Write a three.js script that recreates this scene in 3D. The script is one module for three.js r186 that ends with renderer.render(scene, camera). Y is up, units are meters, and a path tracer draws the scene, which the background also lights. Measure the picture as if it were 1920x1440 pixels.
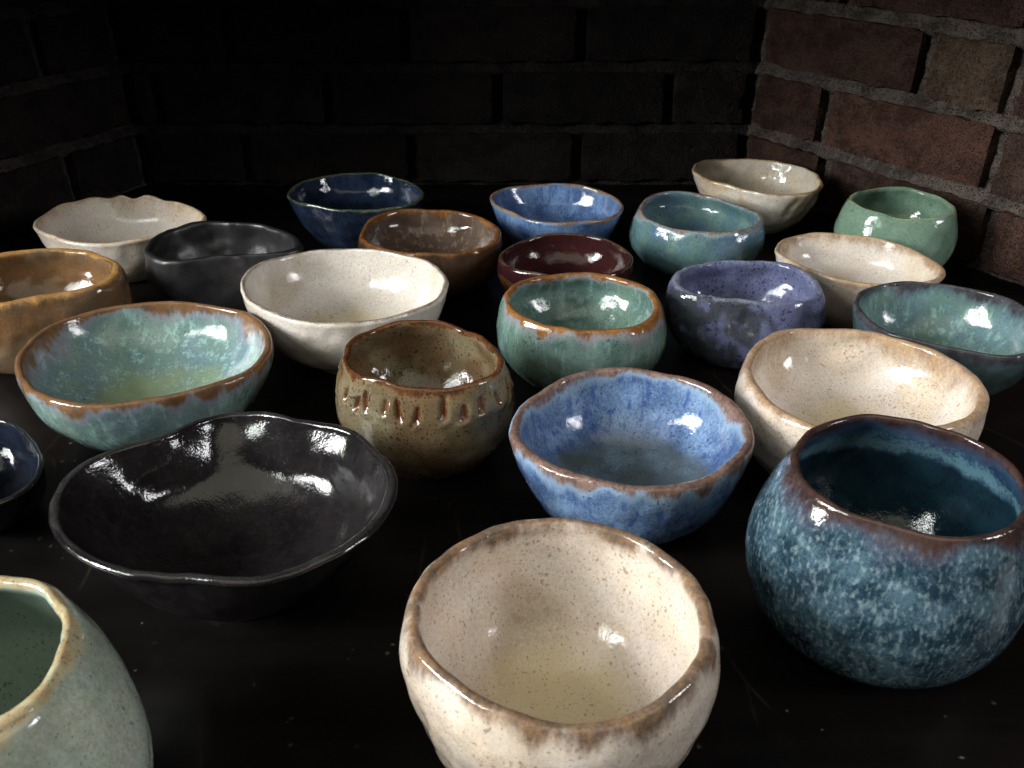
import * as THREE from 'three';
import { createNoise3D, createNoise4D } from 'simplex-noise';
import { RectAreaLightUniformsLib } from 'three/addons/lights/RectAreaLightUniformsLib.js';
import { mergeGeometries } from 'three/addons/utils/BufferGeometryUtils.js';

// ------------------------------------------------------------------ camera, light, exposure
const scene = new THREE.Scene();
const camera = new THREE.PerspectiveCamera(48.24, 4 / 3, 0.02, 40);
camera.position.set(0, 0.29, 0);
camera.rotation.set(-THREE.MathUtils.degToRad(31.1), 0, 0);
camera.focus = 0.5;
camera.userData.fStop = 30;
scene.add(camera);
const renderer = new THREE.WebGLRenderer({ antialias: true });
renderer.setSize(1024, 768);
renderer.toneMapping = THREE.LinearToneMapping;
renderer.toneMappingExposure = 0.88;
renderer.shadowMap.enabled = true;
RectAreaLightUniformsLib.init();
// the dim room in front of the fireplace
scene.background = new THREE.Color().setRGB(0.022, 0.021, 0.019);

const OVERHEAD_FILL = { y: 1.7, x0: -1.3, x1: 1.3, z0: -0.15, z1: 2.0, color: [1.0, 0.945, 0.74], power: 0.78 };   // added soft fill light from above, with an olive tint
const AIM = new THREE.Vector3(0, 0.05, -0.48);
const WINDOWS = [
  { az: -70, el: 20, dist: 1.75, w: 0.6, h: 0.6, color: [0.985, 0.985, 1.0], power: 98, leaves: 80, seed: 5, label: 'window with white frame to the left of the hearth, shrub outside' },
  { az: -54, el: 31, dist: 2.1, w: 0.46, h: 0.58, color: [0.95, 0.98, 1.0], power: 40, leaves: 66, seed: 21, label: 'shaded window with white frame left of the camera, thick shrub outside' },
  { az: 66, el: 22, dist: 1.9, w: 0.36, h: 0.5, color: [0.95, 0.93, 1.0], power: 46, leaves: 40, seed: 9, label: 'narrower window to the right of the hearth, shrub outside' },
];

// ------------------------------------------------------------------ helpers
function rng(seed) { let a = seed >>> 0; return () => { a = (a + 0x6d2b79f5) | 0; let t = Math.imul(a ^ (a >>> 15), 1 | a); t = (t + Math.imul(t ^ (t >>> 7), 61 | t)) ^ t; return ((t ^ (t >>> 14)) >>> 0) / 4294967296; }; }
const N3 = createNoise3D(rng(77)), N4 = createNoise4D(rng(78));
const clamp = (x, a = 0, b = 1) => Math.min(b, Math.max(a, x));
const ss = (a, b, x) => { const t = clamp((x - a) / (b - a)); return t * t * (3 - 2 * t); };
const mix = (a, b, t) => a + (b - a) * t;
const mix3 = (a, b, t) => [mix(a[0], b[0], t), mix(a[1], b[1], t), mix(a[2], b[2], t)];
const hex = (h) => { const c = new THREE.Color(h); return [c.r, c.g, c.b]; };
const toS = (x) => Math.round(255 * (x <= 0.0031308 ? 12.92 * Math.max(0, x) : 1.055 * Math.pow(Math.min(1, x), 1 / 2.4) - 0.055));
const fbm = (x, y, z, o = 3) => { let s = 0, a = 0.5, n = 0; for (let i = 0; i < o; i++) { s += a * N3(x, y, z); n += a; a *= 0.5; x *= 2.03; y *= 2.03; z *= 2.03; } return s / n; };
const used = {};
const numbered = (n) => { const k = used[n] = (used[n] ?? -1) + 1; return k ? `${n}_${String(k).padStart(3, '0')}` : n; };
function mesh(name, geo, mat, parent = scene) { const m = new THREE.Mesh(geo, mat); m.name = name; m.castShadow = m.receiveShadow = true; parent.add(m); return m; }
function texture(w, h, fill, srgb) {
  const d = new Uint8Array(w * h * 4);
  for (let y = 0, i = 0; y < h; y++) for (let x = 0; x < w; x++, i += 4) { const c = fill((x + 0.5) / w, (y + 0.5) / h, x, y); d[i] = c[0]; d[i + 1] = c[1]; d[i + 2] = c[2]; d[i + 3] = 255; }
  const t = new THREE.DataTexture(d, w, h); t.magFilter = t.minFilter = THREE.LinearFilter; t.wrapS = t.wrapT = THREE.RepeatWrapping;
  if (srgb) t.colorSpace = THREE.SRGBColorSpace;
  t.needsUpdate = true; return t;
}

// ------------------------------------------------------------------ hearth floor: dark polished board with scratches and dust
{
  const W = 2048, H = 1536, X0 = -0.9, X1 = 0.9, Z0 = -1.05, Z1 = 0.3, R = rng(31);
  const px = new Float32Array(W * H), dust = new Float32Array(W * H);
  const line = (x0, z0, x1, z1, bend, a, wid) => {
    const n = 900; for (let i = 0; i <= n; i++) { const t = i / n, k = 4 * t * (1 - t) * bend; const x = mix(x0, x1, t) + k * (z1 - z0), z = mix(z0, z1, t) - k * (x1 - x0);
      const u = (x - X0) / (X1 - X0) * W, v = (z - Z0) / (Z1 - Z0) * H; const s = a * (0.35 + 0.65 * Math.abs(Math.sin(t * 9 + x0 * 50))) * Math.min(1, 5 * t, 5 * (1 - t));
      for (let b = -1; b <= 1; b++) for (let c = -1; c <= 1; c++) { const q = Math.floor(u) + b, w = Math.floor(v) + c; if (q < 0 || w < 0 || q >= W || w >= H) continue; const e = Math.hypot(u - q - 0.5, v - w - 0.5); px[w * W + q] = Math.max(px[w * W + q], s * Math.max(0, 1 - e / wid)); } } };
  for (let i = 0; i < 110; i++) { const x = mix(-0.5, 0.5, R()), z = mix(-0.75, 0.05, R()), a = (R() < 0.7 ? 1.15 + 0.5 * R() : R() * 3.1), l = 0.02 + 0.10 * R() * R(); line(x, z, x + Math.cos(a) * l, z + Math.sin(a) * l, (R() - 0.5) * 0.15, 0.02 + 0.09 * R() * R(), 1.0); }
  line(-0.062, -0.135, -0.012, -0.115, 0.05, 0.11, 1.2); line(-0.031, -0.132, -0.035, -0.112, 0.02, 0.12, 1.1);
  line(0.075, -0.118, 0.088, -0.088, 0.04, 0.07, 1.0); line(0.043, -0.12, 0.062, -0.07, 0.03, 0.05, 1.0); line(0.155, -0.14, 0.165, -0.11, 0.03, 0.14, 1.2);
  line(-0.312, -0.395, -0.305, -0.365, 0.22, 0.30, 1.1);
  for (let i = 0; i < 2600; i++) { const x = mix(-0.75, 0.75, R()), z = mix(-0.95, 0.1, R()), r = 0.5 + 1.1 * R() * R() * R(), a = 0.03 + 0.35 * R() ** 4; const u = (x - X0) / (X1 - X0) * W, v = (z - Z0) / (Z1 - Z0) * H;
    for (let b = -3; b <= 3; b++) for (let c = -3; c <= 3; c++) { const q = Math.floor(u) + b, w = Math.floor(v) + c; if (q < 0 || w < 0 || q >= W || w >= H) continue; const e = Math.hypot((u - q - 0.5) * (0.7 + 0.6 * (i % 3) / 2), v - w - 0.5); const s = a * clamp(1.3 - e / r); dust[w * W + q] = Math.max(dust[w * W + q], s); } }
  const map = texture(W, H, (u, v, x, y) => {
    const X = mix(X0, X1, u), Z = mix(Z0, Z1, v), g = fbm(X * 6, Z * 60, 3, 3), m = fbm(X * 9, Z * 9, 8, 3);
    const k = 0.0038 * (1 + 0.35 * g + 0.4 * m), s = px[y * W + x], d = dust[y * W + x];
    return [toS(k * 1.25 + s * 0.38 + d * 0.6), toS(k + s * 0.3 + d * 0.54), toS(k * 0.92 + s * 0.25 + d * 0.48)];
  }, true);
  const rough = texture(1024, 768, (u, v) => { const X = mix(X0, X1, u), Z = mix(Z0, Z1, v), k = 255 * clamp(0.36 + 0.12 * fbm(X * 14, Z * 14, 1, 4) + 0.05 * N3(X * 300, 0, Z * 300)); return [k, k, k]; });
  const g = new THREE.BoxGeometry(X1 - X0, 0.03, Z1 - Z0, 1, 1, 1).translate((X0 + X1) / 2, -0.015, (Z0 + Z1) / 2), p = g.attributes.position, uv = g.attributes.uv;
  for (let i = 0; i < p.count; i++) uv.setXY(i, (p.getX(i) - X0) / (X1 - X0), (p.getZ(i) - Z0) / (Z1 - Z0));
  mesh('hearth_floor', g, new THREE.MeshPhysicalMaterial({ map, roughness: 1, roughnessMap: rough, specularIntensity: 0.25 })).userData = { kind: 'structure', label: 'near-black polished board with fine scratches and dust under the bowls' };
}

// ------------------------------------------------------------------ brick firebox
const COURSE = 0.0605, TOP = 6;
function brickGeo(L, hgt, D, seed) {              // a rough brick, x along the wall, z out of it, its back at z = 0
  const g = new THREE.BoxGeometry(L, hgt, D, 12, 5, 3), p = g.attributes.position, e = 0.0022;
  for (let i = 0; i < p.count; i++) {
    let x = p.getX(i), y = p.getY(i), z = p.getZ(i) + D / 2;
    const ex = L / 2 - Math.abs(x), ey = hgt / 2 - Math.abs(y), ez = D - z, near = [ex, ey, ez].filter((q) => q < 1e-5).length;
    const rough = N3(x * 60 + seed * 9, y * 60, z * 60 + seed), fine = N3(x * 190 + seed * 5, y * 190, z * 190);
    const wear = near >= 2 ? e * (0.35 + 0.5 * Math.max(0, rough + 0.3) + 0.3 * fine) : 0;
    if (ex < 1e-5) x -= Math.sign(x) * (wear + 0.0008 * rough); if (ey < 1e-5) y -= Math.sign(y) * (wear + 0.0009 * rough + 0.0005 * fine); if (ez < 1e-5) z -= wear + 0.0009 * rough + 0.0004 * fine;
    p.setXYZ(i, x, y, z);
  }
  const uv = g.attributes.uv; for (let i = 0; i < p.count; i++) uv.setXY(i, (p.getX(i) + p.getZ(i)) * 4 + seed * 0.37, p.getY(i) * 4 + seed * 0.71);
  g.computeVertexNormals(); return g;
}
const torus = (u, v) => { const a = u * 2 * Math.PI, b = v * 2 * Math.PI, x = Math.cos(a), y = Math.sin(a), z = Math.cos(b), w = Math.sin(b); return (f, o = 0) => N4(x * f + o, y * f, z * f - o, w * f); };
const brickMap = texture(768, 768, (u, v) => {   // tint of fired clay with soot blotches, lime crust and pits; one repeat is 0.25 m
  const n = torus(u, v), k = n(1.2) * 0.5 + n(2.6, 4) * 0.35, f = n(7, 2) * 0.5 + n(15, 5) * 0.5 + n(32, 8) * 0.45;
  let c = mix3([0.42, 0.36, 0.35], [1, 0.87, 0.8], clamp(0.58 + k * 1.5 + f * 0.8));
  const lime = ss(0.3, 0.75, n(3.0, 11) * 0.75 + f * 0.6); c = mix3(c, [1.0, 1.0, 1.0], lime * 0.75);
  const pit = ss(0.45, 0.65, n(22, 3)); c = mix3(c, [0.18, 0.15, 0.14], pit * 0.7);
  return c.map((q) => toS(q * 0.8));
}, true);
const brickBump = texture(768, 768, (u, v) => { const n = torus(u, v), k = 255 * clamp(0.55 + 0.16 * n(5) + 0.16 * n(13, 3) + 0.18 * n(30, 8) + 0.2 * n(60, 1) - 0.5 * ss(0.45, 0.65, n(22, 3))); return [k, k, k]; });
const brickMat = (c, rough = 0.93) => new THREE.MeshPhysicalMaterial({ color: new THREE.Color().setRGB(...c), map: brickMap, bumpMap: brickBump, bumpScale: 0.0034, roughness: rough, specularIntensity: 0.3 });
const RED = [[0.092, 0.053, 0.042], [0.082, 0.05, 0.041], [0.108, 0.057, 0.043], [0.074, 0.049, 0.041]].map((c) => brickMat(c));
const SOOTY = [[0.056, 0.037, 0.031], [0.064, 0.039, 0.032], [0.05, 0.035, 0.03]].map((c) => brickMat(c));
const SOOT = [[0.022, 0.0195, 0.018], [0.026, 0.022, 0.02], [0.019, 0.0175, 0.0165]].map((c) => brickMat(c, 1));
const TAN = brickMat([0.1, 0.075, 0.056]);
const mortarMat = { grey: brickMat([0.12, 0.11, 0.102], 1), sooty: brickMat([0.06, 0.056, 0.053], 1), black: brickMat([0.034, 0.032, 0.030], 1) };
const gcache = {};
const brickOf = (L, v) => { const k = L.toFixed(3) + v; return gcache[k] ??= brickGeo(L - 0.0105, COURSE - 0.0095, 0.024, v + L * 10); };
// corner: where the wall starts at the floor; dir: unit vector along it; rows: per course a list of [from, to, material]
function brickWall(name, label, corner, dir, length, ext, mort, rows) {
  const w = new THREE.Group(); w.name = name; w.userData = { kind: 'structure', label };
  w.position.copy(corner); const n = new THREE.Vector3(-dir.z, 0, dir.x);
  w.matrixAutoUpdate = true; w.quaternion.setFromRotationMatrix(new THREE.Matrix4().makeBasis(dir, new THREE.Vector3(0, 1, 0), n)); scene.add(w);
  // mortar bed: a rough slab whose joints are weathered, flush over the brick below and raked back under the brick above
  const hgt = COURSE * TOP, x0 = -ext[0], x1 = length + ext[1], g = new THREE.BoxGeometry(x1 - x0, hgt, 0.05, Math.round((x1 - x0) / 0.006), TOP * 18, 1), p = g.attributes.position, uv = g.attributes.uv;
  for (let i = 0; i < p.count; i++) {
    const x = p.getX(i) + (x0 + x1) / 2, y = p.getY(i) + hgt / 2, q = y / COURSE, f = q - Math.round(q); let z = p.getZ(i) - 0.025;
    if (p.getZ(i) > 0) z = -0.0115 + 0.0085 * (1 - ss(-0.09, 0.085, f + 0.02 * N3(x * 50, y * 50, 4))) * (Math.abs(f) < 0.14 ? 1 : 0) + 0.002 * fbm(x * 40, y * 40, corner.x * 9, 3) + 0.0011 * N3(x * 190, y * 190, 1);
    p.setXYZ(i, x, y, z); uv.setXY(i, x * 4, y * 4);
  }
  g.computeVertexNormals(); mesh('mortar', g, mort, w);
  const r = rng(Math.round(Math.abs(corner.x) * 1000) + rows.length);
  let k = 0;
  rows.forEach((row, c) => row.forEach(([a, b, m]) => {
    const o = mesh(k ? `brick_${String(k).padStart(3, '0')}` : 'brick', brickOf(b - a, Math.floor(r() * 3)), m, w); k++;
    o.position.set((a + b) / 2, (c + 0.5) * COURSE + 0.0012 * (r() - 0.5), -0.024 + 0.0025 * (r() - 0.5)); o.rotation.set(0.02 * (r() - 0.5), 0.012 * (r() - 0.5), 0.012 * (r() - 0.5));
  }));
  return w;
}
const pickOf = (list, r) => list[Math.floor(r() * list.length)];
{
  const CR = new THREE.Vector3(0.2395, 0, -0.885), CL = new THREE.Vector3(-0.3835, 0, -0.885);
  const dR = new THREE.Vector3(0.763, 0, 1.168).normalize(), dL = new THREE.Vector3(-0.598, 0, 1.168).normalize();
  const r = rng(4), BL = 0.172;
  // back wall, running from the left corner to the right one
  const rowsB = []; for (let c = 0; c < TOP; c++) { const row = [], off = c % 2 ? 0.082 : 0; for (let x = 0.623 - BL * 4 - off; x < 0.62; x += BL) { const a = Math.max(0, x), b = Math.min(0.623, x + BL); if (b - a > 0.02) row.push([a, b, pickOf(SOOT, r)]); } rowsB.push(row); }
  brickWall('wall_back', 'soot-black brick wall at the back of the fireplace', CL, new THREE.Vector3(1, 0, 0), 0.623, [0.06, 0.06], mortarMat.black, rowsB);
  // right wall: courses laid as in the photograph, redder and cleaner towards the front
  const rowsR = [];
  for (let c = 0; c < TOP; c++) {
    const j = [[0, 0.10, 0.267, 0.37], [0, 0.089, 0.2555, 0.37], [0, 0.003, 0.177, 0.2535, 0.37], [0, 0.09, 0.255, 0.37]][c % 4], row = [];
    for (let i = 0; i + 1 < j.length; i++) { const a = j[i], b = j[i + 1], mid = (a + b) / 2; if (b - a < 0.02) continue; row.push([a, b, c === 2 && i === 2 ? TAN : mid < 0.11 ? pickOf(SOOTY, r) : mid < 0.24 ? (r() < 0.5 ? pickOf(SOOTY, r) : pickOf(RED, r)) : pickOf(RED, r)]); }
    rowsR.push(row);
  }
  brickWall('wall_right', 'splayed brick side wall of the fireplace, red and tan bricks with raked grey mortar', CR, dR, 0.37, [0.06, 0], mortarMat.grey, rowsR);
  // left wall, mirrored: runs from its front end back to the corner
  const LEN = 0.43, FL = CL.clone().addScaledVector(dL, LEN), rowsL = [];
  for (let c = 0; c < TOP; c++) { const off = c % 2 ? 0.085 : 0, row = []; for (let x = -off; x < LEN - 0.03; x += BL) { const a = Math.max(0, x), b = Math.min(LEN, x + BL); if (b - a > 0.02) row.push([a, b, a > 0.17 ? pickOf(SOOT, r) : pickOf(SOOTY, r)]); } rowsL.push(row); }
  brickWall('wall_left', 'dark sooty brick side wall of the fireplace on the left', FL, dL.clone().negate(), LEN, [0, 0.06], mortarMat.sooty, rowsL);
  // brick lintel and the smoke shelf behind it, just above the frame: they keep the depth of the firebox dark
  const y = COURSE * TOP, slab = (x0, x1, z0, z1, y0, hgt) => { const s = new THREE.Shape([[x0, z1], [x1, z1], [x1, z0], [x0, z0]].map((q) => new THREE.Vector2(q[0], -q[1]))); return new THREE.ExtrudeGeometry(s, { depth: hgt, bevelEnabled: true, bevelSize: 0.003, bevelThickness: 0.003, bevelSegments: 2 }).rotateX(-Math.PI / 2).translate(0, y0 + 0.003, 0); };
  mesh('firebox_ceiling', slab(-0.9, 0.9, -1.02, -0.395, y + 0.004, 0.1), SOOT[0]).userData = { kind: 'structure', label: 'sooty underside of the fireplace opening' };
}

// ------------------------------------------------------------------ windows of the room, with the shrubs outside them
const frameMat = new THREE.MeshStandardMaterial({ color: 0xd8d4cc, roughness: 0.5 });
const leafMat = new THREE.MeshPhysicalMaterial({ color: new THREE.Color().setRGB(0.4, 0.6, 0.1), roughness: 0.8, transmission: 0.6, thickness: 0, side: THREE.DoubleSide });
for (const o of WINDOWS) {
  const a = THREE.MathUtils.degToRad(o.az), e = THREE.MathUtils.degToRad(o.el), pos = new THREE.Vector3(Math.sin(a) * Math.cos(e), Math.sin(e), Math.cos(a) * Math.cos(e)).multiplyScalar(o.dist).add(AIM);
  const g = new THREE.Group(); g.name = numbered('window'); g.position.copy(pos); g.lookAt(AIM); g.userData = { label: o.label, category: 'window' }; scene.add(g);
  const B = 0.045, bar = (w, h, x, y) => new THREE.BoxGeometry(w, h, 0.04).translate(x, y, 0);
  mesh('window_frame', mergeGeometries([bar(o.w + 2 * B, B, 0, (o.h + B) / 2), bar(o.w + 2 * B, B, 0, -(o.h + B) / 2), bar(B, o.h, -(o.w + B) / 2, 0), bar(B, o.h, (o.w + B) / 2, 0)]), frameMat, g);
  mesh('glazing_bar', bar(0.022, o.h, 0, 0), frameMat, g); mesh('glazing_bar', bar(o.w / 2 - 0.011, 0.02, -o.w / 4 - 0.0055, 0.06), frameMat, g); mesh('glazing_bar', bar(o.w / 2 - 0.011, 0.02, o.w / 4 + 0.0055, 0.06), frameMat, g);
  // the bright sky behind the shrub, and the light it sends in
  const at = (z) => new THREE.Vector3(0, 0, z).applyQuaternion(g.quaternion).add(pos);
  const sky = mesh(numbered('sky'), new THREE.BoxGeometry(o.w, o.h, 0.01), new THREE.MeshStandardMaterial({ color: 0x222222, emissive: new THREE.Color().setRGB(...o.color), emissiveIntensity: 1.2, roughness: 1 }));
  sky.position.copy(at(-0.32)); sky.quaternion.copy(g.quaternion); sky.userData = { kind: 'structure' };
  const L = new THREE.RectAreaLight(new THREE.Color().setRGB(...o.color), o.power, o.w, o.h); L.name = numbered('window_daylight'); L.position.copy(at(-0.31)); L.lookAt(AIM); scene.add(L);
  const r = rng(o.seed), leaf = new THREE.PlaneGeometry(0.034, 0.062, 2, 3), lp = leaf.attributes.position;
  for (let i = 0; i < lp.count; i++) { const y = lp.getY(i) / 0.031; lp.setX(i, lp.getX(i) * (1 - 0.75 * y * y)); lp.setZ(i, Math.abs(lp.getX(i)) * 0.3); } leaf.computeVertexNormals();
  const im = new THREE.InstancedMesh(leaf, leafMat, o.leaves), M = new THREE.Matrix4(), q = new THREE.Quaternion();
  const cl = []; for (let i = 0; i < 9; i++) cl.push([(r() - 0.5) * o.w * 1.05, (r() - 0.62) * o.h]);
  for (let i = 0; i < o.leaves; i++) { const c = cl[Math.floor(r() * cl.length)]; q.setFromEuler(new THREE.Euler((r() - 0.5) * 2, (r() - 0.5) * 2, r() * 6.3)); const v = at(-0.06 - 0.2 * r()).add(new THREE.Vector3(c[0] + (r() + r() - 1) * 0.13, c[1] + (r() + r() - 1) * 0.13, 0).applyQuaternion(g.quaternion)); M.compose(v, q.premultiply(g.quaternion), new THREE.Vector3(1, 1, 1).multiplyScalar(0.7 + 0.7 * r())); im.setMatrixAt(i, M); }
  im.name = numbered('shrub_foliage'); im.userData = { kind: 'stuff', label: 'green leaves of a shrub outside the ' + (o.az > 0 ? 'right' : o.az < -60 ? 'left' : 'shaded left') + ' window' }; im.castShadow = true; scene.add(im);
}
{
  const s = OVERHEAD_FILL, w = s.x1 - s.x0, d = s.z1 - s.z0, g = new THREE.Group(); g.name = 'overhead_fill'; g.position.set((s.x0 + s.x1) / 2, s.y, (s.z0 + s.z1) / 2); g.userData = { label: 'wide glowing fill panel added above the room in front of the hearth', category: 'overhead_fill' }; scene.add(g);  // panel and area light added as fill from above
  mesh('overhead_fill_frame', mergeGeometries([[w + 0.12, 0.06, 0, d / 2 + 0.03], [w + 0.12, 0.06, 0, -d / 2 - 0.03], [0.06, d, w / 2 + 0.03, 0], [0.06, d, -w / 2 - 0.03, 0]].map((q) => new THREE.BoxGeometry(q[0], 0.05, q[1]).translate(q[2], 0, q[3]))), frameMat, g);
  mesh('overhead_fill_panel', new THREE.BoxGeometry(w, 0.01, d).translate(0, 0.012, 0), new THREE.MeshStandardMaterial({ color: 0x777777, emissive: new THREE.Color().setRGB(...s.color), emissiveIntensity: 0.3, roughness: 0.6 }), g);
  const L = new THREE.RectAreaLight(new THREE.Color().setRGB(...s.color), s.power, w, d); L.name = 'overhead_fill_light'; L.position.set(g.position.x, s.y - 0.006, g.position.z); L.lookAt(g.position.x, 0, g.position.z); scene.add(L);
}

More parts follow.
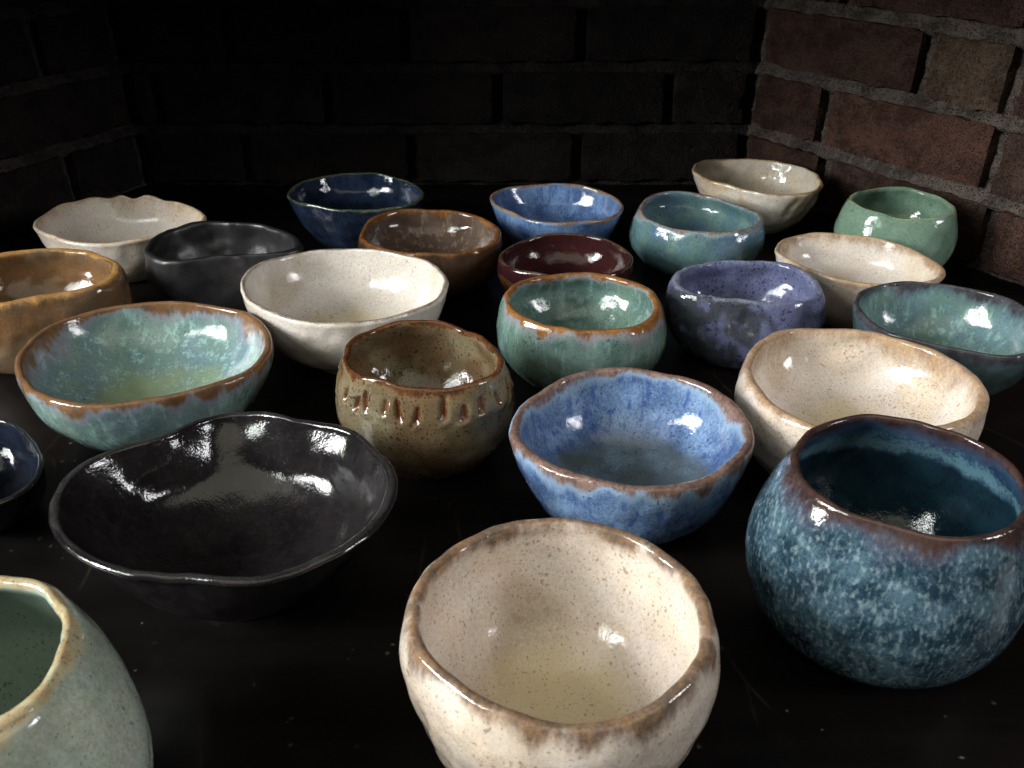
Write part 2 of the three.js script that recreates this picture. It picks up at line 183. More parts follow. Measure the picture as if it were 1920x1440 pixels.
// ------------------------------------------------------------------ bowls
// Every bowl: h height of the rim, c its place on the board (x, z), R mean rim radius, r the rim's outline in 32 directions (1 = R)
const SHAPE = {
  scalloped: { h: 0.045, c: [-0.3221, -0.6685], R: 0.0603, r: [1.215, 1.22, 1.161, 1.083, 1.02, 0.987, 0.961, 0.946, 0.932, 0.917, 0.908, 0.909, 0.915, 0.955, 0.998, 1.073, 1.088, 1.11, 1.179, 1.205, 1.163, 1.111, 0.926, 0.819, 0.815, 0.838, 0.861, 0.843, 0.906, 0.969, 1.012, 1.131] },
  blackmatte: { h: 0.058, c: [-0.2126, -0.587], R: 0.0457, r: [1.279, 1.381, 1.295, 0.91, 0.814, 0.757, 0.733, 0.71, 0.786, 0.882, 0.989, 1.069, 1.081, 1.098, 1.128, 1.149, 1.15, 1.143, 1.113, 1.074, 1.028, 1.004, 0.944, 0.868, 0.819, 0.846, 0.874, 0.91, 0.951, 1.002, 1.078, 1.154] },
  darkblueback: { h: 0.046, c: [-0.1372, -0.7332], R: 0.0549, r: [1.084, 1.119, 1.142, 1.147, 1.098, 1.031, 0.986, 0.944, 0.906, 0.87, 0.883, 0.895, 0.937, 0.985, 1.054, 1.099, 1.099, 1.094, 1.101, 1.114, 1.086, 1.036, 0.985, 0.934, 0.932, 0.929, 0.932, 0.942, 0.953, 0.969, 0.99, 1.037] },
  brown: { h: 0.045, c: [-0.0646, -0.6403], R: 0.0531, r: [1.034, 1.066, 1.103, 1.103, 1.069, 1.045, 0.994, 0.954, 0.945, 0.941, 0.938, 0.939, 0.976, 1.013, 1.041, 1.047, 1.038, 1.043, 1.065, 1.084, 1.098, 1.062, 1.009, 0.943, 0.933, 0.934, 0.949, 0.978, 0.986, 0.989, 0.999, 1.01] },
  blueback: { h: 0.044, c: [0.0384, -0.7107], R: 0.0533, r: [1.056, 1.077, 1.08, 1.09, 1.1, 1.048, 1.009, 0.982, 0.989, 1.001, 0.965, 0.928, 0.891, 0.903, 0.921, 0.975, 1.041, 1.117, 1.165, 1.159, 1.101, 1.047, 0.994, 0.957, 0.925, 0.909, 0.927, 0.947, 0.97, 0.989, 1.002, 1.024] },
  red: { h: 0.044, c: [0.0399, -0.5935], R: 0.0455, r: [1.087, 1.088, 1.075, 1.063, 1.042, 0.999, 0.963, 0.939, 0.916, 0.922, 0.942, 0.964, 1.001, 1.06, 1.13, 1.132, 1.08, 1.035, 1.012, 0.99, 0.999, 1.008, 0.996, 0.978, 0.95, 0.948, 0.979, 0.996, 0.998, 1.009, 1.027, 1.055] },
  tealback: { h: 0.0462, c: [0.1531, -0.6796], R: 0.0486, r: [1.001, 1.06, 1.102, 1.115, 1.105, 1.069, 1.042, 1.016, 0.987, 0.962, 0.961, 0.964, 0.976, 0.985, 0.991, 0.994, 0.995, 0.998, 1.02, 1.042, 1.066, 1.093, 1.099, 1.091, 1.07, 1.033, 0.993, 0.937, 0.891, 0.901, 0.912, 0.938] },
  whiteback: { h: 0.048, c: [0.2268, -0.7737], R: 0.0545, r: [0.99, 1.027, 1.059, 1.07, 1.082, 1.124, 1.147, 1.114, 1.058, 0.961, 0.85, 0.836, 0.825, 0.862, 0.907, 0.988, 1.06, 1.117, 1.145, 1.122, 1.103, 1.086, 1.059, 1.014, 0.979, 0.946, 0.935, 0.942, 0.952, 0.965, 0.976, 0.983] },
  greenback: { h: 0.06, c: [0.3123, -0.6639], R: 0.0393, r: [0.995, 1.005, 1.016, 1.03, 1.044, 1.051, 1.022, 0.993, 0.987, 0.991, 0.995, 1.0, 1.008, 1.034, 1.06, 1.074, 1.088, 1.049, 1.006, 0.975, 0.962, 0.949, 0.968, 0.989, 1.024, 1.058, 1.051, 1.043, 1.038, 1.033, 1.021, 1.005] },
  whiteright: { h: 0.0468, c: [0.251, -0.5819], R: 0.0516, r: [1.043, 1.107, 1.165, 1.17, 1.129, 1.065, 0.994, 0.956, 0.933, 0.916, 0.932, 0.941, 0.937, 0.923, 0.905, 0.983, 1.075, 1.131, 1.119, 1.121, 1.133, 1.097, 1.054, 0.985, 0.925, 0.904, 0.885, 0.906, 0.928, 0.944, 0.959, 0.995] },
  purple: { h: 0.0535, c: [0.1576, -0.5264], R: 0.0424, r: [1.103, 1.139, 1.171, 1.178, 1.051, 0.958, 0.901, 0.877, 0.839, 0.803, 0.841, 0.879, 0.928, 1.0, 1.123, 1.303, 1.222, 1.148, 1.092, 1.036, 1.005, 0.978, 0.918, 0.858, 0.847, 0.836, 0.893, 0.954, 1.03, 1.073, 1.085, 1.085] },
  greyteal: { h: 0.053, c: [0.2709, -0.4767], R: 0.0526, r: [1.045, 1.065, 1.069, 1.075, 1.083, 1.076, 1.038, 0.992, 0.942, 0.91, 0.881, 0.914, 0.957, 1.014, 1.053, 1.059, 1.042, 1.055, 1.079, 1.079, 1.06, 1.053, 0.995, 0.957, 0.944, 0.937, 0.932, 0.976, 1.001, 0.987, 0.995, 1.015] },
  whiteoval: { h: 0.056, c: [0.1858, -0.3955], R: 0.0607, r: [1.079, 1.058, 1.039, 1.014, 0.969, 0.912, 0.905, 0.907, 0.953, 1.004, 1.058, 1.086, 1.064, 1.032, 1.032, 1.029, 1.009, 0.993, 0.978, 0.991, 1.003, 0.999, 1.003, 0.992, 0.98, 0.976, 0.977, 0.978, 1.0, 1.023, 1.048, 1.072] },
  bigblue: { h: 0.086, c: [0.1563, -0.2722], R: 0.0423, r: [1.047, 1.05, 1.045, 1.037, 1.017, 1.006, 1.0, 0.991, 0.974, 0.96, 0.947, 0.943, 0.958, 1.008, 1.048, 1.08, 1.073, 1.049, 1.02, 1.007, 1.005, 1.003, 1.0, 0.993, 0.984, 0.986, 0.983, 0.968, 0.978, 0.997, 1.03, 1.04] },
  teal: { h: 0.053, c: [0.045, -0.4976], R: 0.0474, r: [1.048, 1.055, 1.071, 1.086, 1.062, 1.033, 0.988, 0.955, 0.934, 0.931, 0.937, 0.964, 0.996, 1.022, 1.045, 1.059, 1.072, 1.072, 1.068, 1.061, 1.015, 0.978, 0.964, 0.962, 0.971, 0.984, 1.0, 0.992, 0.98, 0.992, 1.008, 1.028] },
  blue: { h: 0.0548, c: [0.0594, -0.3534], R: 0.0566, r: [1.051, 1.05, 1.024, 0.995, 0.971, 0.975, 0.979, 0.981, 0.963, 0.962, 0.977, 0.975, 1.003, 1.025, 1.058, 1.092, 1.074, 1.04, 1.008, 0.988, 0.972, 0.967, 0.968, 0.96, 0.966, 0.975, 0.985, 0.999, 1.024, 1.041, 1.049, 1.049] },
  notched: { h: 0.065, c: [-0.0486, -0.4056], R: 0.041, r: [1.052, 1.101, 1.128, 1.137, 1.114, 1.028, 0.966, 0.973, 0.934, 0.904, 0.891, 0.915, 0.947, 0.979, 1.008, 1.034, 1.06, 1.075, 1.096, 1.118, 1.096, 1.033, 0.99, 0.97, 0.974, 0.913, 0.942, 0.948, 0.924, 0.933, 0.949, 1.0] },
  whitecentre: { h: 0.0565, c: [-0.111, -0.5178], R: 0.0637, r: [1.088, 1.11, 1.093, 1.059, 1.038, 1.026, 1.0, 0.976, 0.958, 0.937, 0.932, 0.937, 0.949, 0.967, 0.991, 1.028, 1.066, 1.098, 1.105, 1.092, 1.062, 1.042, 0.998, 0.959, 0.94, 0.924, 0.909, 0.93, 0.959, 0.979, 1.004, 1.05] },
  amber: { h: 0.056, c: [-0.324, -0.5316], R: 0.052, r: [1.195, 1.212, 1.131, 1.009, 0.887, 0.854, 0.842, 0.883, 0.921, 0.957, 0.987, 1.012, 1.036, 1.062, 1.086, 1.108, 1.13, 1.113, 1.085, 1.046, 1.005, 0.959, 0.912, 0.915, 0.925, 0.939, 0.963, 0.977, 0.982, 0.988, 1.052, 1.118] },
  tealoval: { h: 0.052, c: [-0.213, -0.436], R: 0.0672, r: [1.099, 1.126, 1.097, 1.025, 0.973, 0.969, 0.918, 0.93, 0.98, 0.985, 0.969, 0.962, 0.968, 0.987, 0.998, 1.036, 1.074, 1.11, 1.118, 1.064, 1.02, 0.99, 0.967, 0.939, 0.905, 0.905, 0.928, 0.97, 1.0, 1.001, 1.027, 1.061] },
  blackglossy: { h: 0.0588, c: [-0.1233, -0.2966], R: 0.0655, r: [1.134, 1.123, 1.098, 1.056, 1.006, 0.973, 0.966, 0.915, 0.872, 0.874, 0.905, 0.935, 0.97, 1.024, 1.077, 1.123, 1.171, 1.146, 1.044, 0.953, 0.901, 0.948, 1.022, 1.005, 0.96, 0.904, 0.899, 0.933, 0.975, 1.004, 1.031, 1.089] },
  leftblue: { h: 0.034, c: [-0.27, -0.3521], R: 0.0347, r: [0.939, 1.048, 1.178, 1.274, 1.33, 1.315, 1.223, 1.083, 0.944, 0.896, 0.848, 0.8, 0.753, 0.792, 0.833, 0.875, 0.929, 1.075, 1.221, 1.318, 1.344, 1.299, 1.199, 1.081, 0.96, 0.84, 0.803, 0.774, 0.745, 0.762, 0.805, 0.848] },
  whitefront: { h: 0.0698, c: [0.0171, -0.2146], R: 0.051, r: [1.037, 1.049, 1.035, 1.015, 1.002, 1.0, 0.996, 0.993, 0.981, 0.968, 0.958, 0.951, 0.963, 0.995, 1.031, 1.071, 1.061, 1.045, 1.036, 1.023, 1.009, 1.0, 0.978, 0.963, 0.957, 0.968, 0.985, 1.009, 1.015, 1.015, 1.011, 1.022] },
  palegreen: { h: 0.088, c: [-0.1603, -0.1827], R: 0.0288, r: [0.918, 0.963, 1.043, 1.146, 1.229, 1.287, 1.263, 1.147, 1.034, 0.92, 0.852, 0.814, 0.777, 0.778, 0.808, 0.838, 0.93, 1.051, 1.168, 1.277, 1.269, 1.221, 1.129, 1.04, 0.988, 0.937, 0.889, 0.863, 0.844, 0.851, 0.86, 0.887] },
};
// outer profile: [radius / R, height / h] from the foot to just under the lip
const PROFILE = {
  flared: [[0.5, 0], [0.57, 0.04], [0.78, 0.3], [0.92, 0.62], [0.985, 0.9]],
  cone: [[0.56, 0], [0.64, 0.05], [0.84, 0.36], [0.95, 0.7], [0.99, 0.93]],
  straight: [[0.7, 0], [0.82, 0.06], [0.98, 0.3], [1.03, 0.62], [1.01, 0.9]],
  cup: [[0.62, 0], [0.74, 0.05], [0.95, 0.35], [1.03, 0.66], [1.01, 0.9]],
  round: [[0.66, 0], [0.82, 0.05], [1.03, 0.28], [1.1, 0.52], [1.07, 0.78], [1.015, 0.94]],
  globe: [[0.62, 0], [0.85, 0.05], [1.1, 0.3], [1.17, 0.54], [1.1, 0.8], [1.02, 0.95]],
  bulb: [[0.56, 0], [0.84, 0.035], [1.13, 0.18], [1.27, 0.43], [1.23, 0.67], [1.1, 0.88], [1.02, 0.96]],
  belly: [[0.6, 0], [1.0, 0.05], [1.33, 0.27], [1.42, 0.48], [1.34, 0.69], [1.15, 0.89], [1.04, 0.97]],
  pot: [[0.55, 0], [0.8, 0.05], [1.07, 0.26], [1.16, 0.48], [1.11, 0.74], [1.02, 0.93]],
  tea: [[0.52, 0], [0.66, 0.03], [0.92, 0.25], [1.03, 0.54], [1.055, 0.78], [1.015, 0.94]],
  deep: [[0.5, 0], [0.58, 0.03], [0.8, 0.26], [0.94, 0.58], [1.0, 0.88]],
  footed: [[0.42, 0], [0.425, 0.02], [0.42, 0.07], [0.5, 0.1], [0.77, 0.3], [0.93, 0.6], [0.995, 0.92]],
  dish: [[0.36, 0], [0.365, 0.02], [0.355, 0.07], [0.39, 0.1], [0.62, 0.29], [0.83, 0.6], [0.97, 0.93]],
  trough: [[0.76, 0], [0.88, 0.05], [1.02, 0.3], [1.05, 0.6], [1.02, 0.9]],
};
const peel = texture(512, 512, (u, v) => {   // the fine ripple of fired glaze, one repeat is 4 cm
  const a = u * 2 * Math.PI, c = v * 2 * Math.PI, x = Math.cos(a), y = Math.sin(a), z = Math.cos(c), w = Math.sin(c), n = (f) => N4(x * f, y * f, z * f, w * f);
  const k = 255 * clamp(0.5 + 0.22 * n(1.5) + 0.2 * n(3.5) + 0.1 * n(8) + 0.05 * n(15)); return [k, k, k];
});
function bowl(key, o) {
  const S = SHAPE[key], { h, R } = S, rnd = rng(o.seed), tau = (o.wall ?? 0.0042) / R, NU = o.nu ?? (o.near ? 288 : 192), NV = o.near ? 200 : 140;
  // outline: harmonics of the 32 measured directions
  const coef = []; for (let k = 0; k <= 11; k++) { let a = 0, b = 0; for (let i = 0; i < 32; i++) { const t = i * Math.PI / 16; a += S.r[i] * Math.cos(k * t); b += S.r[i] * Math.sin(k * t); } coef.push([a / (k ? 16 : 32), b / (k ? 16 : 32)]); }
  const outline = (t, K) => { let s = 0; for (let k = 0; k <= K; k++) s += (coef[k][0] * Math.cos(k * t) + coef[k][1] * Math.sin(k * t)) * (k > (o.smooth ?? 3) ? Math.max(0, 1 - (k - (o.smooth ?? 3)) / 5) : 1); return s; };
  const ph = [0, 1, 2, 3].map(() => rnd() * 6.28), wav = 0.7 * (o.wave ?? 0.0009), off = rnd() * 40;
  const lift = (t) => wav * (Math.sin(2 * t + ph[0]) * 0.8 + 0.7 * Math.sin(3 * t + ph[1]) + 0.5 * Math.sin(5 * t + ph[2]) + 0.35 * Math.sin(9 * t + ph[3]) + 0.5 * N3(Math.cos(t) * 1.3 + off, Math.sin(t) * 1.3, 3) + 0.16 * N3(Math.cos(t) * 3.2 + off, Math.sin(t) * 3.2, 9)) + (o.lift ? o.lift(t) : 0);
  // profile: outer wall up, over the lip, inner wall down to the middle of the floor
  const P = PROFILE[o.profile], outAt = (y) => { for (let i = 1; i < P.length; i++) if (y <= P[i][1]) return mix(P[i - 1][0], P[i][0], (y - P[i - 1][1]) / (P[i][1] - P[i - 1][1])); return 1; };
  const e = tau * R / h, pts = [[0, 0.03], [P[0][0] * 0.72, 0.03], [P[0][0] * 0.82, 0.004], ...P, [1, 1 - e * 0.42], [1 - tau * 0.24, 1 - e * 0.06], [1 - tau * 0.55, 1], [1 - tau * 0.86, 1 - e * 0.1], [1 - tau * 1.02, 1 - e * 0.5]];
  const crestAt = pts.length - 3;
  const fl = o.floor ?? 0.2, rIn = Math.max(1, ...P.map((q) => q[0])) - tau * 1.05, ex = o.round ?? 2.1;
  for (const q of [0.86, 0.7, 0.54, 0.4, 0.28, 0.18, 0.1, 0.045, 0.012]) { const y = fl + (1 - fl) * q; if (y < 1 - e * 1.3) pts.push([Math.min(outAt(y) - tau * (1.02 + 0.4 * (1 - q)), rIn * Math.pow(1 - Math.pow(1 - q, ex), 1 / ex)), y]); }
  pts.push([0.0001, fl]);
  const curve = new THREE.CatmullRomCurve3(pts.map((q) => new THREE.Vector3(q[0] * R, q[1] * h, 0)), false, 'centripetal');
  curve.arcLengthDivisions = 1200;
  const len = curve.getLength(), s0 = []; { const L = curve.getLengths(1200); s0.push(L[Math.round(crestAt / (pts.length - 1) * 1200)] / len); }
  const rows = curve.getSpacedPoints(NV), crest = s0[0], dist = (v) => (crest - v) * len;   // metres from the crest along the wall, > 0 outside
  const TB = 1280, tab = [2, 11].map((K) => Float32Array.from({ length: TB + 1 }, (_, i) => outline(i / TB * 2 * Math.PI, K))), from = (n, t) => { const q = t / (2 * Math.PI) * TB, i = Math.min(TB - 1, Math.floor(q)); return mix(tab[n][i], tab[n][i + 1], q - i); };
  const base = (t, v) => {
    const f = v * NV, i = Math.min(NV - 1, Math.floor(f)), a = rows[i], b = rows[i + 1], k = f - i, rho = mix(a.x, b.x, k), y = mix(a.y, b.y, k), yn = y / h, wt = ss(0.4, 1, yn), lo = from(0, t);
    return [rho * (1 + (lo - 1) * mix(0.45, 1, clamp(yn)) + wt * (from(1, t) - lo)), y + lift(t) * ss(0.45, 1, yn), v];
  };
  const amp = 0.75 * (o.bumps ?? 0.0007), pos = (t, v) => {
    let [r, y] = base(t, v); const d = dist(v), c = Math.cos(t), s = Math.sin(t);
    const n = amp * (fbm(c * r * 28 + off, y * 28, s * r * 28, 2) + 0.35 * N3(c * r * 75 + off, y * 75, s * r * 75)) * ss(0.02, 0.35, y / h);
    r += n * clamp(r / (0.3 * R)) + (0.0004 * N3(c * 1.6 + off, s * 1.6, 1) + 0.00018 * N3(c * 4 + off, s * 4, 5)) * Math.exp(-((d / 0.007) ** 2)) + (o.dent ? o.dent(t, y / h, d, R * t) : 0);
    return [c * r, Math.max(y, 0), s * r];
  };
  const V = new Float32Array((NU + 1) * (NV + 1) * 3), U = new Float32Array((NU + 1) * (NV + 1) * 2), id = (i, j) => j * (NU + 1) + i;
  for (let j = 0; j <= NV; j++) for (let i = 0; i <= NU; i++) { const t = (i % NU) / NU * Math.PI * 2, q = pos(t, j / NV), k = id(i, j); V.set(q, k * 3); U[k * 2] = i / NU; U[k * 2 + 1] = j / NV; }
  const Nn = new Float32Array(V.length), A = new THREE.Vector3(), B = new THREE.Vector3();
  for (let j = 0; j <= NV; j++) for (let i = 0; i <= NU; i++) {
    const i0 = id((i + NU - 1) % NU, j), i1 = id((i + 1) % NU, j), j0 = id(i, Math.max(0, j - 1)), j1 = id(i, Math.min(NV, j + 1));
    A.set(V[i1 * 3] - V[i0 * 3], V[i1 * 3 + 1] - V[i0 * 3 + 1], V[i1 * 3 + 2] - V[i0 * 3 + 2]); B.set(V[j1 * 3] - V[j0 * 3], V[j1 * 3 + 1] - V[j0 * 3 + 1], V[j1 * 3 + 2] - V[j0 * 3 + 2]);
    A.cross(B); if (j === NV) A.set(0, -1, 0); if (j === 0) A.set(0, 1, 0); A.normalize().negate(); Nn.set([A.x, A.y, A.z], id(i, j) * 3);
  }
  // glaze
  const W = o.near === 2 ? 1280 : o.near ? 960 : 640, H = o.near === 2 ? 832 : o.near ? 608 : 416, G = o.glaze;
  const map = texture(W, H, (u, v) => { const t = u * Math.PI * 2, [r, y] = base(t, v), dd = dist(v), c = G(Math.cos(t) * r + off * 0.1, y, Math.sin(t) * r, dd, dd > 0 ? y / h : (y / h - fl) / (1 - fl), t, R * t); return [toS(c[0]), toS(c[1]), toS(c[2])]; }, true);
  const bump = peel.clone(); bump.needsUpdate = true; bump.repeat.set(Math.round(2 * Math.PI * R / 0.04), Math.round(len / 0.04));
  const mat = new THREE.MeshPhysicalMaterial({ map, bumpMap: bump, bumpScale: o.bump ?? 0.00012, roughness: 0.7 * (o.rough ?? 0.12), specularIntensity: o.spec ?? 1, ior: 1.5 });
  const g = new THREE.Group(); g.name = numbered('bowl'); g.position.set(S.c[0], 0, S.c[1]); g.userData = { label: o.label, category: 'bowl', group: 'glazed handmade bowls set out on the dark board' }; scene.add(g);
  const rim = o.rimBand ?? 0.0035, jr0 = Math.round((crest - rim / len) * NV), jr1 = Math.round((crest + rim / len) * NV), footY = (o.foot ?? 0) * h; let jf = 0; if (footY) for (let j = 0; j < jr0; j++) if (rows[j].y < footY) jf = j;
  const part = (name, j0, j1) => {
    const n = (j1 - j0 + 1) * (NU + 1), gg = new THREE.BufferGeometry(), ix = [];
    gg.setAttribute('position', new THREE.BufferAttribute(V.slice(id(0, j0) * 3, id(0, j0) * 3 + n * 3), 3)); gg.setAttribute('normal', new THREE.BufferAttribute(Nn.slice(id(0, j0) * 3, id(0, j0) * 3 + n * 3), 3)); gg.setAttribute('uv', new THREE.BufferAttribute(U.slice(id(0, j0) * 2, id(0, j0) * 2 + n * 2), 2));
    for (let j = 0; j < j1 - j0; j++) for (let i = 0; i < NU; i++) { const a = j * (NU + 1) + i, b = a + 1, c = a + NU + 1, d = c + 1; ix.push(a, c, b, b, c, d); }
    gg.setIndex(ix); return mesh(name, gg, mat, g);
  };
  if (jf) part('foot_ring', 0, jf);
  part('outer_wall', jf, jr0); part('rim', jr0, jr1); part('inner_wall', jr1, NV);
  return g;
}
// a glaze: two tones of mottle, streaks running down the wall, a rim where it breaks to another colour, specks of iron
function glaze(p) {
  const A = hex(p.a), B = hex(p.b), C = hex(p.streak ?? p.b), D = hex(p.rim ?? p.a), E = hex(p.halo ?? p.rim ?? p.a), K = hex(p.speck ?? '#2a1c12'), F = hex(p.rim2 ?? p.rim ?? p.a), f = p.f ?? 1, sc = p.speckScale ?? 1, sf = p.sf ?? [130, 26], pool = p.pool && hex(p.pool);
  const C2 = p.c2 && hex(p.c2);
  return (x, y, z, d, yn, t, arc) => {
    const m = fbm(x * 32 * f, y * 32 * f, z * 32 * f, 3), fine = N3(x * 420, y * 340, z * 420) * 0.5 + N3(x * 950, y * 850, z * 950) * 0.5;
    let c = mix3(A, B, clamp(0.5 + m * (p.mottle ?? 0.9) + fine * (p.grain ?? 0.3)));
    if (C2) c = mix3(c, C2, (p.c2Amt ?? 0.65) * ss(-0.12, 0.38, fbm(x * 15 + 5, y * 15, z * 15 + 1, 2) + 0.3 * m + 0.12 * fine));
    if (p.streakAmt) { const s = fbm(x * sf[0] * f, y * sf[1] * f, z * sf[0] * f + 7, 3) + 0.35 * N3(x * 380, y * 90, z * 380); c = mix3(c, C, p.streakAmt * ss(p.streakLo ?? 0.0, p.streakHi ?? 0.65, s)); }
    const gl = 1 + 0.24 * m + (p.grit ?? 0.3) * fine; c = [c[0] * gl, c[1] * gl, c[2] * gl];
    if (pool && d < 0) { const q = ss(-0.02, 0.16, (p.floorToneTop ?? 0.2) + 0.1 * fbm(x * 26, 5, z * 26, 3) + 0.05 * fine - yn); c = mix3(c, mix3(pool, c, 0.15 + 0.2 * clamp(0.5 + m)), q * (p.floorToneAmt ?? 0.85)); }  // inside, the floor is mixed towards a second tone with a ragged edge
    if (p.extra) c = p.extra(c, x, y, z, d, yn, t, m, fine);
    const warp = fbm(x * 55, y * 12, z * 55 + 3, 3), hair = N3(x * 330, y * 60, z * 330) * 0.5 + 0.3 * N3(x * 800, y * 130, z * 800), w = (d > 0 ? (p.out ?? 0.004) : (p.in ?? 0.004)) * Math.max(0.25, 1 + 0.75 * fbm(x * 19 + 2, 1, z * 19, 2) + (d > 0 ? 0.45 : -0.3) * N3(x * 42, 7, z * 42)), k = Math.abs(d) / w;
    if (p.halo) c = mix3(c, E, (p.haloAmt ?? 0.75) * (1 - ss(0.9, 2.2, k + warp * 0.55 + hair * 0.4)));
    const e = 1 - ss(p.soft ? 1 - p.soft : 0.55, p.soft ? 1 + p.soft : 1.25, k + warp * (p.ragged ?? 0.6) + hair * 0.35);
    c = mix3(c, mix3(D, F, clamp(0.5 + 0.6 * N3(x * 70, y * 70, z * 70) + 0.4 * N3(x * 230, y * 120, z * 230) + 0.7 * fine)), e * (p.rimAmt ?? 0.95));
    if (p.specks) {
      const lim = 0.9 - 0.28 * p.specks - 0.22 * clamp(fbm(x * 34 + 9, y * 34, z * 34, 2)) + 0.12 * clamp(-m), s1 = N3(x * 430 * sc, y * 390 * sc, z * 430 * sc + 20), s2 = N3(x * 820 * sc + 9, y * 780 * sc, z * 820 * sc), s3 = N3(x * 210 * sc, y * 180 * sc, z * 210 * sc + 5);
      c = mix3(c, K, Math.max(ss(lim, lim + 0.12, s1 + 0.1 * fine), 0.75 * ss(lim - 0.02, lim + 0.12, s2), ss(lim + 0.1, lim + 0.2, s3 + 0.12 * fine)) * (p.speckAmt ?? 0.75));
    }
    return c;
  };
}
const angleIn = (t, a, w) => { let q = Math.abs(((t - a) % (2 * Math.PI) + 3 * Math.PI) % (2 * Math.PI) - Math.PI); return Math.exp(-((q / w) ** 2)); };
const FRONT = Math.PI / 2, BACK = -Math.PI / 2;   // directions round a bowl: 0 = to the right, pi/2 = towards the camera

const WHITE = { pool: '#cfc29c', a: '#d3cbc4', b: '#c0b4a9', c2: '#b3a38f', c2Amt: 0.55, grit: 0.24, speck: '#7a5a3c', specks: 0.7, speckAmt: 0.55, speckScale: 1.2 };
bowl('scalloped', { seed: 1, profile: 'flared', wave: 0.0012, wall: 0.0038, rough: 0.4, label: 'greyish white bowl with a wavy scalloped rim in the back left corner', smooth: 6, lift: (t) => 0.0015 * angleIn(t, BACK, 0.9) * Math.sin(t * 13 + 1.2 * Math.sin(t * 3)), glaze: glaze({ ...WHITE, a: '#cdc5bd', b: '#b9aea2', rim: '#9a8066', rim2: '#c4ae90', in: 0.006, out: 0.003, rimAmt: 0.7, soft: 0.8 }) });
bowl('blackmatte', { seed: 2, profile: 'straight', smooth: 6, wall: 0.005, rough: 0.55, wave: 0.0012, bumps: 0.0014, label: 'satin black bowl with a dented front lip, beside the scalloped white bowl', glaze: glaze({ a: '#1a191b', b: '#232224', mottle: 0.6, specks: 0 }) });
bowl('darkblueback', { seed: 3, profile: 'cone', wall: 0.003, rough: 0.07, bumps: 0.0009, label: 'shiny dark navy bowl with an olive rim edge, standing furthest back left of the middle', glaze: glaze({ a: '#151b27', b: '#212d41', streak: '#141b2b', streakAmt: 0.6, rim: '#4f5540', rim2: '#34402f', in: 0.0018, out: 0.0024, grain: 0.3, specks: 0.5, speck: '#0d1424' }) });
bowl('brown', { seed: 4, profile: 'cup', wall: 0.0045, rough: 0.08, bumps: 0.0011, label: 'shiny brown bowl with a rolled rim, just behind the round white bowl', glaze: glaze({ a: '#574941', b: '#41342c', streak: '#96806a', streakAmt: 0.3, rim: '#5a3820', rim2: '#7b5430', in: 0.004, out: 0.006, specks: 0.4, speck: '#2b1a10', extra: (c, x, y, z, d, yn, t, m) => d > 0 ? mix3(c, hex('#3c291b'), 0.75) : c }) });
bowl('blueback', { seed: 5, profile: 'flared', wall: 0.0034, rough: 0.16, label: 'mid blue bowl with a brown edged rim, back row before the black wall', glaze: glaze({ a: '#435a84', b: '#627c9f', streak: '#33477a', streakAmt: 0.6, pool: '#66705f', floorToneAmt: 0.6, rim: '#6a5142', rim2: '#8a735c', halo: '#6d7f9a', in: 0.0022, out: 0.003, specks: 0.3, speck: '#23345c' }) });
bowl('red', { seed: 6, profile: 'cup', wall: 0.0034, rough: 0.09, label: 'oxblood red bowl with a dark rim, behind the orange-rimmed teal bowl', glaze: glaze({ a: '#371b1c', b: '#291415', rim: '#54483c', rim2: '#3b2b22', in: 0.0016, out: 0.002, grain: 0.3, specks: 0.3, speck: '#2a0c0c', extra: (c, x, y, z, d, yn, t, m) => d > 0.012 + 0.006 * m ? mix3(c, hex('#5a3a24'), 0.7) : c }) });
bowl('tealback', { seed: 7, profile: 'round', wall: 0.004, rough: 0.13, bumps: 0.001, label: 'rounded blue-green bowl with a grey-brown rim, right of the oxblood bowl in the back rows', glaze: glaze({ a: '#617b78', b: '#445c5e', streak: '#486a86', mottle: 1.4, streakAmt: 0.5, pool: '#6f8673', c2: '#4f647a', c2Amt: 0.75, rim: '#6b564a', rim2: '#8d8078', halo: '#7f94a0', in: 0.002, out: 0.003, specks: 0.6, speck: '#2c4048' }) });
bowl('whiteback', { seed: 8, profile: 'flared', wall: 0.0036, rough: 0.14, bumps: 0.0016, label: 'cream white bowl with finger dents, furthest back by the right brick wall', dent: (t, y, d) => d > 0 ? -0.0016 * angleIn(t, 0.9, 0.6) * Math.max(0, Math.sin(t * 16)) * ss(0.3, 0.6, y) * (1 - ss(0.7, 0.95, y)) : 0, glaze: glaze({ ...WHITE, a: '#cfc8bf', b: '#b9ae9f', rim: '#8f7048', rim2: '#b39c74', in: 0.0015, out: 0.0026, extra: (c, x, y, z, d, yn, t, m) => d > 0 ? mix3(c, hex('#a18b68'), 0.4 * ss(0.1, 0.6, m)) : c }) });
bowl('greenback', { seed: 9, profile: 'globe', wall: 0.004, rough: 0.1, label: 'jade green rounded bowl standing by the right brick wall', glaze: glaze({ a: '#748c7c', b: '#5c7464', c2: '#55705f', rim: '#a39a6e', rim2: '#7fa57f', in: 0.0016, out: 0.0022, rimAmt: 0.7, mottle: 1.3, specks: 0.7, speck: '#3f5f4a', speckAmt: 0.6 }) });
bowl('whiteright', { seed: 10, profile: 'flared', wall: 0.0036, rough: 0.12, label: 'cream white bowl with a tan rim, in front of the jade green bowl', glaze: glaze({ ...WHITE, rim: '#7c5830', rim2: '#a0835a', in: 0.006, out: 0.004, rimAmt: 0.75, soft: 0.7, specks: 0.55 }) });
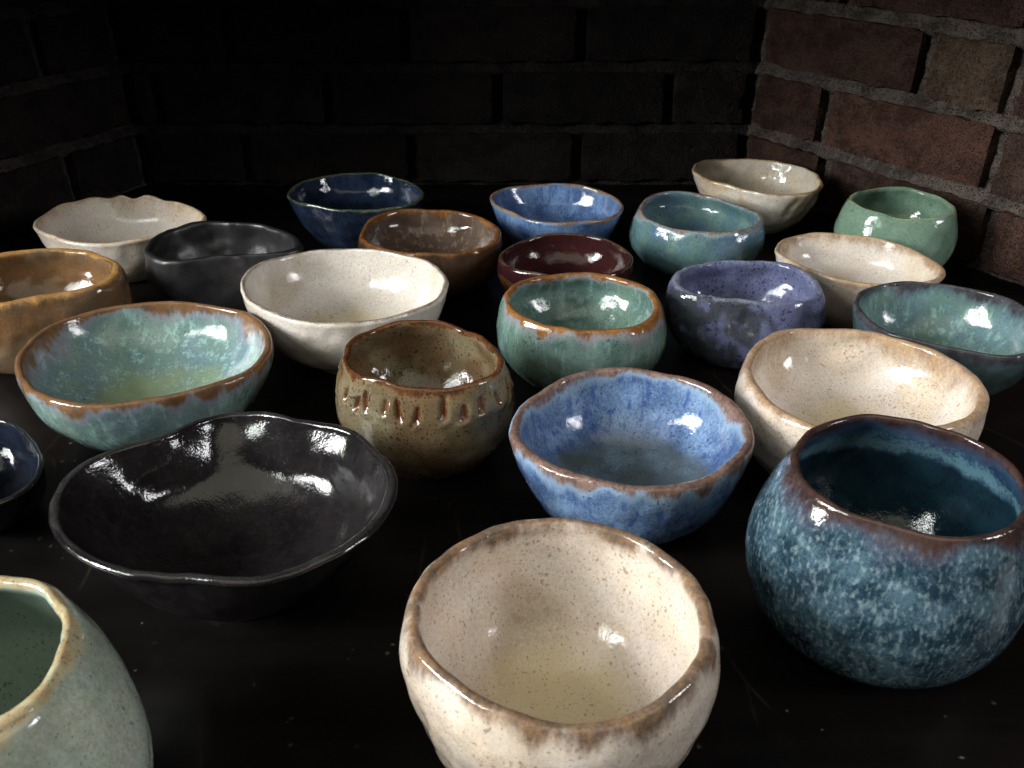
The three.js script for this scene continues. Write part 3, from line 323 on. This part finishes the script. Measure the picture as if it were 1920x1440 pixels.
bowl('purple', { seed: 11, profile: 'round', wall: 0.0055, rough: 0.08, bumps: 0.0015, label: 'violet-blue speckled bowl with a thick dented lip, left of the cream bowl with tan rim', dent: (t, y, d) => d > 0 ? -0.0048 * (angleIn(t, 0.75, 0.16) + 0.7 * angleIn(t, 1.75, 0.2)) * Math.exp(-(((y - 0.74) / 0.16) ** 2)) : 0, glaze: glaze({ a: '#666b8c', b: '#50546c', streak: '#4c5078', streakAmt: 0.35, f: 1.3, rim: '#6c7082', rim2: '#8d8f9e', in: 0.0018, out: 0.0022, rimAmt: 0.6, specks: 0.9, speck: '#20213c', extra: (c, x, y, z, d, yn, t, m, f) => d > 0 ? mix3(c, hex('#2c2e2a'), 0.85 * ss(-0.3, 0.5, 0.6 * fbm(x * 22 + 4, y * 22, z * 22, 2) + 0.6 * fbm(x * 75, y * 60, z * 75, 2) - angleIn(t, 1.1, 0.6) * 0.5 + angleIn(t, 2.5, 0.75) * 0.55 + f * 0.15)) : c }) });
bowl('greyteal', { seed: 12, profile: 'footed', wall: 0.0034, rough: 0.1, bumps: 0.001, label: 'grey-green bowl with a broad dark grey rim, cut by the right edge of the photo', glaze: glaze({ a: '#6d867f', b: '#526a67', streak: '#8db5a8', streakAmt: 0.4, pool: '#81907a', c2: '#5d7480', c2Amt: 0.6, rim: '#302c2f', rim2: '#434147', halo: '#475862', in: 0.006, out: 0.007, specks: 0.3, speck: '#2f4248', extra: (c, x, y, z, d) => d > 0 ? mix3(c, hex('#2b3438'), 0.8) : c }) });
bowl('whiteoval', { seed: 13, near: 1, profile: 'cup', wall: 0.0055, floor: 0.24, rough: 0.13, bumps: 0.0011, label: 'large creamy white oval bowl with a tan rim, behind the dark blue-green round pot', glaze: glaze({ ...WHITE, a: '#d8cec7', b: '#c6b9ad', rim: '#74491f', rim2: '#9a7648', in: 0.0095, out: 0.004, rimAmt: 0.72, soft: 0.8, specks: 0.75 }) });
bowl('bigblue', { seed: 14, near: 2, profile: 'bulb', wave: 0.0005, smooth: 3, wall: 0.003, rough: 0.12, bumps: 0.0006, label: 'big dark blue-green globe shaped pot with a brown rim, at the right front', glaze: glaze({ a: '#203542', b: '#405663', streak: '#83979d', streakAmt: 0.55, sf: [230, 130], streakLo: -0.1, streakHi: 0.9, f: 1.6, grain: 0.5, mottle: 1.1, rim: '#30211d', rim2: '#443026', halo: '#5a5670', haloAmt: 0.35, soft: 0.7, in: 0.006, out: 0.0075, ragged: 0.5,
  extra: (c, x, y, z, d, yn, t, m, f) => { if (d > 0) return c; const run = -0.021 + 0.0035 * fbm(x * 60, 2, z * 60, 3), k = d - run; let q = mix3(hex('#2d4860'), hex('#1d3046'), clamp(0.5 + m + f * 0.3)); q = mix3(q, hex('#577780'), (1 - ss(0.0, 0.007, Math.abs(k - 0.002) + 0.005 * f + 0.003 * m)) * 0.6); return k < 0 ? mix3(q, mix3(hex('#0f1e28'), hex('#162c36'), clamp(0.5 + m + f * 0.4)), ss(0, 0.004, -k)) : q; } }) });  // deep shade of the inside is put into the darker tones below the run
bowl('teal', { seed: 15, near: 1, profile: 'round', wall: 0.0048, rough: 0.1, bumps: 0.0011, label: 'rounded teal bowl with an orange-brown rim, in the middle behind the blue bowl', glaze: glaze({ a: '#667d77', b: '#445a56', streak: '#8aaaa6', streakAmt: 0.3, pool: '#6c8270', c2: '#62786c', c2Amt: 0.7, rim: '#895924', rim2: '#6a4320', halo: '#858089', in: 0.0034, out: 0.006, ragged: 0.9, mottle: 1.3, specks: 0.55, speck: '#2b4540' }) });
bowl('blue', { seed: 16, near: 2, profile: 'deep', wall: 0.0052, floor: 0.22, rough: 0.12, bumps: 0.0009, label: 'bright blue bowl with a mottled brown rim, behind the white speckled bowl in front', glaze: glaze({ a: '#455d86', b: '#6a82a2', streak: '#304982', streakAmt: 0.7, streakLo: 0.05, streakHi: 0.7, floorToneTop: 0.34, floorToneAmt: 0.95, pool: '#4a5147', rim: '#5f4436', rim2: '#80665a', halo: '#8ea6bc', haloAmt: 0.7, in: 0.005, out: 0.006, ragged: 0.8, specks: 0.35, speck: '#2b3350', speckScale: 0.7 }) });
const GOUGE = 27;
bowl('notched', { seed: 17, near: 2, nu: 432, profile: 'pot', wall: 0.0036, rough: 0.08, bumps: 0.0009, wave: 0.0012, label: 'grey-brown pot with a ring of gouged notches under its brown rim',
  dent: (t, y, d) => { if (d < 0.003) return 0; const k = t / (2 * Math.PI) * GOUGE, i = Math.floor(k), q = rng(i * 7 + 3), x = (k - i - 0.5 + 0.5 * (q() - 0.5) + (y - 0.76) * 3.2 * (q() - 0.5)) / 0.17, v = (y - 0.81 + 0.06 * (q() - 0.5)) / (0.06 + 0.03 * q()); return 0.0011 * Math.exp(-(((y - 0.81) / 0.085) ** 2)) - (0.0016 + 0.0012 * q()) * Math.exp(-(x * x + v * v * v * v)) + 0.0009 * Math.exp(-(x * x * 0.4 + ((v + 1.25) * 2.2) ** 2)); },
  glaze: glaze({ a: '#7a7059', b: '#584d3a', c2: '#523f2b', rim: '#5a3622', rim2: '#3e2616', in: 0.0032, out: 0.0036, ragged: 0.9, specks: 0.8, speck: '#2a1c12', speckScale: 1.0, halo: '#7d6546', haloAmt: 0.5,
    extra: (c, x, y, z, d, yn, t, m, f) => { if (d < 0) return mix3(c, hex('#57432f'), 0.75 * ss(-0.2, 0.5, m)); const k = t / (2 * Math.PI) * GOUGE, i = Math.floor(k), q = rng(i * 7 + 3), X = (k - i - 0.5 + 0.5 * (q() - 0.5) + (yn - 0.76) * 3.2 * (q() - 0.5)) / 0.2, v = (yn - 0.81 + 0.06 * (q() - 0.5)) / (0.07 + 0.03 * q()); const e = Math.exp(-(X * X + v * v * v * v)); return mix3(mix3(c, hex('#4a3522'), 0.9 * ss(0.02, 0.25, 0.46 - yn + 0.12 * m + f * 0.05)), hex('#5c3520'), ss(0.3, 0.75, e * (0.85 + 0.4 * q()) + f * 0.2 + m * 0.25) * 0.85); } }) });
bowl('whitecentre', { seed: 18, near: 1, profile: 'footed', foot: 0.075, wall: 0.0038, rough: 0.1, bumps: 0.0009, label: 'round glossy white bowl with a thin dark rim line, behind the notched pot', glaze: glaze({ ...WHITE, a: '#c9c3bd', b: '#b5ada5', c2: '#a99c8a', rim: '#5b4f44', rim2: '#8f8170', in: 0.0012, out: 0.0016, rimAmt: 0.85, specks: 0.6 }) });
bowl('amber', { seed: 19, near: 1, profile: 'trough', wall: 0.0065, rough: 0.14, bumps: 0.0012, label: 'amber orange oval bowl, cut by the left edge above the teal oval bowl', glaze: glaze({ a: '#6c5844', b: '#524536', rim: '#a2733c', rim2: '#cc9a58', in: 0.003, out: 0.004, rimAmt: 0.5, c2: '#6a4a2c', specks: 0.4, speck: '#5d3614', speckAmt: 0.6 }) });
bowl('tealoval', { seed: 20, near: 1, profile: 'deep', wall: 0.0045, floor: 0.28, rough: 0.07, bumps: 0.0008, label: 'wide oval teal bowl with an orange-brown rim, left of the round white bowl', glaze: glaze({ a: '#778c85', b: '#556d69', streak: '#9cc3c2', streakAmt: 0.35, pool: '#83916c', c2: '#647882', c2Amt: 0.7, rim: '#71502f', rim2: '#5c412b', halo: '#7f7d8c', haloAmt: 0.7, in: 0.008, out: 0.0065, ragged: 0.8, specks: 0.4, speck: '#34504e' }) });
bowl('blackglossy', { seed: 21, near: 2, smooth: 8, profile: 'dish', foot: 0.085, wall: 0.0048, floor: 0.3, round: 2, rough: 0.17, bump: 0.00013, bumps: 0.0008, wave: 0.002, label: 'wide glossy black bowl with a wavy rim, left front', glaze: glaze({ a: '#171516', b: '#1e1b1c', streak: '#232126', streakAmt: 0.5, rim: '#3a3838', rim2: '#2a2828', in: 0.001, out: 0.0014, rimAmt: 0.6, grain: 0.4, specks: 0 }) });
bowl('leftblue', { seed: 22, profile: 'flared', wall: 0.003, rough: 0.07, label: 'dark navy bowl at the left edge beside the glossy black bowl', glaze: glaze({ a: '#0f1218', b: '#171d29', streak: '#131a30', streakAmt: 0.5, rim: '#1a1b1e', rim2: '#26282c', in: 0.003, out: 0.003, specks: 0.4, speck: '#0c101c' }) });
bowl('whitefront', { seed: 23, near: 2, profile: 'tea', wall: 0.005, rough: 0.11, bumps: 0.0009, label: 'white speckled tea bowl with a soft brown rim, nearest at the bottom middle', dent: (t, y, d) => d > 0 ? -0.0007 * angleIn(t, 2.5, 0.6) * (0.5 + 0.5 * Math.sin(t * 26 + y * 2)) * ss(0.1, 0.3, y) * (1 - ss(0.6, 0.85, y)) : 0, glaze: glaze({ ...WHITE, a: '#d3c8be', b: '#bfb0a2', rim: '#3d2512', rim2: '#75522e', in: 0.0055, out: 0.0065, rimAmt: 0.85, ragged: 1.1, soft: 0.75, specks: 0.62, speckScale: 0.95, speck: '#6b4c30' }) });
bowl('palegreen', { seed: 24, near: 2, profile: 'belly', smooth: 3, wave: 0.0006, wall: 0.0045, rough: 0.12, bumps: 0.0006, label: 'pale grey-green rounded bowl with orange patches on its rim, cut by the bottom left corner', glaze: glaze({ a: '#aab0a4', b: '#8f9f94', c2: '#8f9a8c', streak: '#aebfb4', streakAmt: 0.2, rim: '#b3ab8a', rim2: '#a5855a', in: 0.003, out: 0.006, rimAmt: 0.85, soft: 0.6, ragged: 0.9, specks: 0.45, speck: '#5a5e4c', extra: (c, x, y, z, d) => d < -0.004 ? mix3(c, hex('#7d9287'), 0.7) : c }) });

renderer.render(scene, camera);
